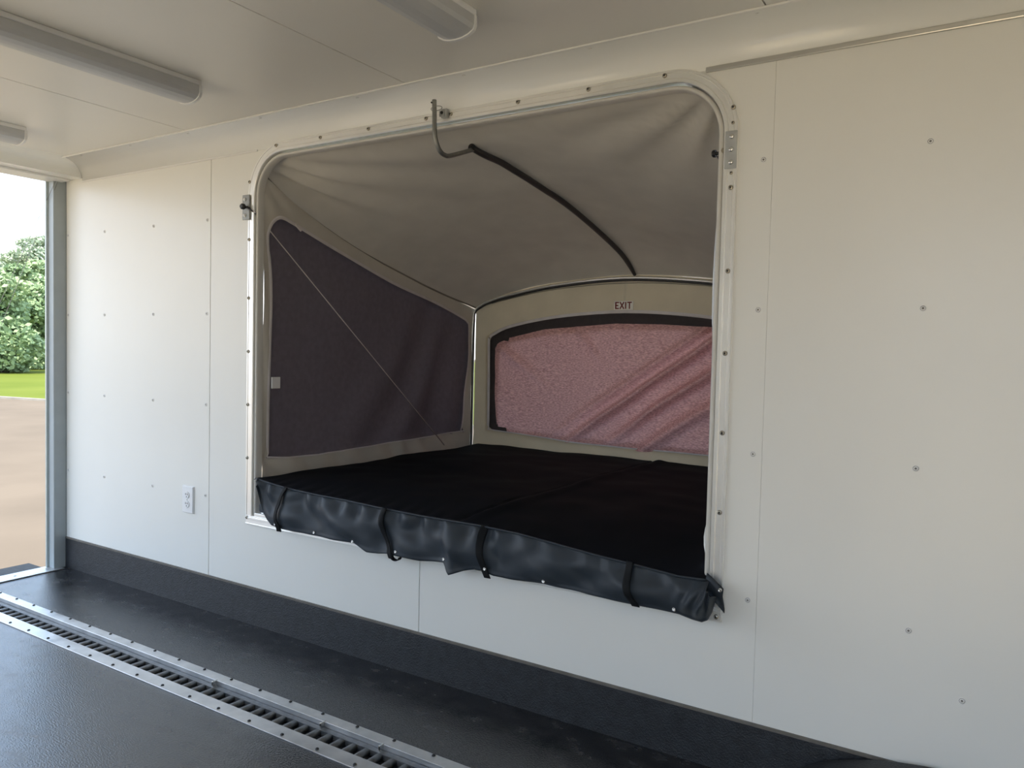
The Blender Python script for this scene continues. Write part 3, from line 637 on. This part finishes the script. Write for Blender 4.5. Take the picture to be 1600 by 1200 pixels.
# ------------------------------------------------------------------ wall outlet
ot = empty('power_outlet', (-.1445, 0, .491)); tag(ot, 'white duplex power outlet low on the wall between doorway and bunk', 'outlet')
V, Fc = box(-.042, .042, -.0095, 0, -.064, .064); V = [(a * (.90 if b < -.005 else 1), b, c * (.945 if b < -.005 else 1)) for a, b, c in V]
bevel(obj('cover_plate', V, Fc, 'plastic', ot), .002)
for z in (.021, -.021):
    s_ = obj('socket', *lathe([(.0165, 0), (.0165, .003), (.0155, .004), (0, .004)], 20), 'plastic', ot, False, (0, -.0095, z))
    for x in (-.0062, .0062): obj('slot', *box(x - .0016, x + .0016, -.0046, -.003, .000, .009), 'dark', s_)
    obj('slot', *lathe([(.0028, .003), (.0028, .0046), (0, .0046)], 10), 'dark', s_, False, (0, 0, -.0075))
obj('screw', *lathe([(.003, 0), (.003, .0015), (0, .0018)], 10), 'zinc', ot, False, (0, -.0095, 0))

# ------------------------------------------------------------------ wheel arch cover by the near wall
wa = []
for k in range(25):
    a = math.pi * k / 24; wa.append((2.99 - .46 * math.cos(a), .186 * math.sin(a)))
V, Fc = extrude_poly([(x, z) for x, z in wa], -.11, -.007)
wo = fixn(obj('wheel_arch_cover', V, Fc, 'base')); bevel(wo, .012, 3); tag(wo, 'black rounded wheel arch cover against the wall at the bottom edge', 'wheel arch')

# ------------------------------------------------------------------ doorway bits
fp = obj('ramp_flap', *box(-1.41, -1.266, YF + .05, -.085, -.012, .002), 'flap'); bevel(fp, .003)
tag(fp, 'black gritty ramp flap outside the metal sill of the doorway', 'flap')
lc = empty('lift_cable', (-1.2, -.06, 2.02)); tag(lc, 'thin pale cables slanting out of the top corner of the doorway', 'cable')
for dy, end in ((0, (-2.6, -.06, .25)), (-.012, (-2.6, -.10, .45))):
    o = obj('wire', *tube([(-1.16, -.06 + dy, 2.03), end], .0014, 6), 'steel', smooth=True); o.parent = lc; o.matrix_parent_inverse = Matrix.Translation(-Vector(lc.location))

# ------------------------------------------------------------------ trees beyond the lawn
def tree(x, y, hgt, rad, lf, label, base=.12, n=2600, flat=.5, seed=1):
    rnd = random.Random(seed); e = empty('tree', (x, y, -.44)); tag(e, label, 'tree', 'trees beyond the lawn')
    obj('trunk', *tube([(0, 0, 0), (.1, .05, hgt * .35), (-.05, .1, hgt * .62), (.05, 0, hgt * .86)], [.28, .22, .14, .05], 8), 'bark', e, True)
    blobs = []
    for k in range(16):
        z = hgt * (base + (0.92 - base) * ((k + .5) / 16)); rr = rad * (1 - .55 * abs((z / hgt - .42) / .58) ** 1.6); a = rnd.uniform(0, 6.28); d = rr * rnd.uniform(.15, .75)
        blobs.append((d * math.cos(a), d * math.sin(a), z, rr * rnd.uniform(.42, .68)))
    V, Fc = [], []
    for k in range(n):
        bx, by, bz, br = rnd.choice(blobs); u = Vector((rnd.gauss(0, 1), rnd.gauss(0, 1), rnd.gauss(0, 1))).normalized() * br * rnd.uniform(.70, 1.06)
        c = Vector((bx + u.x, by + u.y, max(.15, bz + u.z * flat))); s = rnd.uniform(.08, .20)
        a = Vector((rnd.gauss(0, 1), rnd.gauss(0, 1), rnd.gauss(0, .6))).normalized(); b = a.cross(Vector((rnd.gauss(0, 1), rnd.gauss(0, 1), rnd.gauss(0, 1)))).normalized()
        i = len(V); V += [c - a * s, c - b * s * .6, c + a * s, c + b * s * .6]; Fc.append((i, i + 1, i + 2, i + 3))
    o = obj('crown', V, Fc, lf, e); o['kind'] = 'stuff'
def tp(px, d):
    k = px / 80; return (2.99 + d * (-.9115 + .0205 * k), -2.21 + d * (.411 + .043 * k))
for px, d, hgt, rad, lf, base, n, flat, seed, lab in (
        (4, 47, 5.8, 2.3, 'leaf', .04, 9000, .65, 4, 'broad leafy tree at the left edge of the doorway view'),
        (40, 53, 5.6, 2.2, 'leaf', .03, 9000, .7, 5, 'low rounded tree at the middle of the doorway view'),
        (84, 59, 7.6, 2.5, 'leaf', .03, 9000, .65, 6, 'dense leafy tree tucked against the grey door post'),
        (60, 66, 9.9, 2.7, 'leaf2', .45, 6000, .36, 3, 'tall pale tree with layered open branches rising above its neighbours'),
        (12, 73, 8.2, 3.0, 'leaf2', .05, 7000, .6, 8, 'pale far tree peeking out above the broad left tree')):
    x, y = tp(px, d); tree(x, y, hgt, rad, lf, lab, base, n, flat, seed)
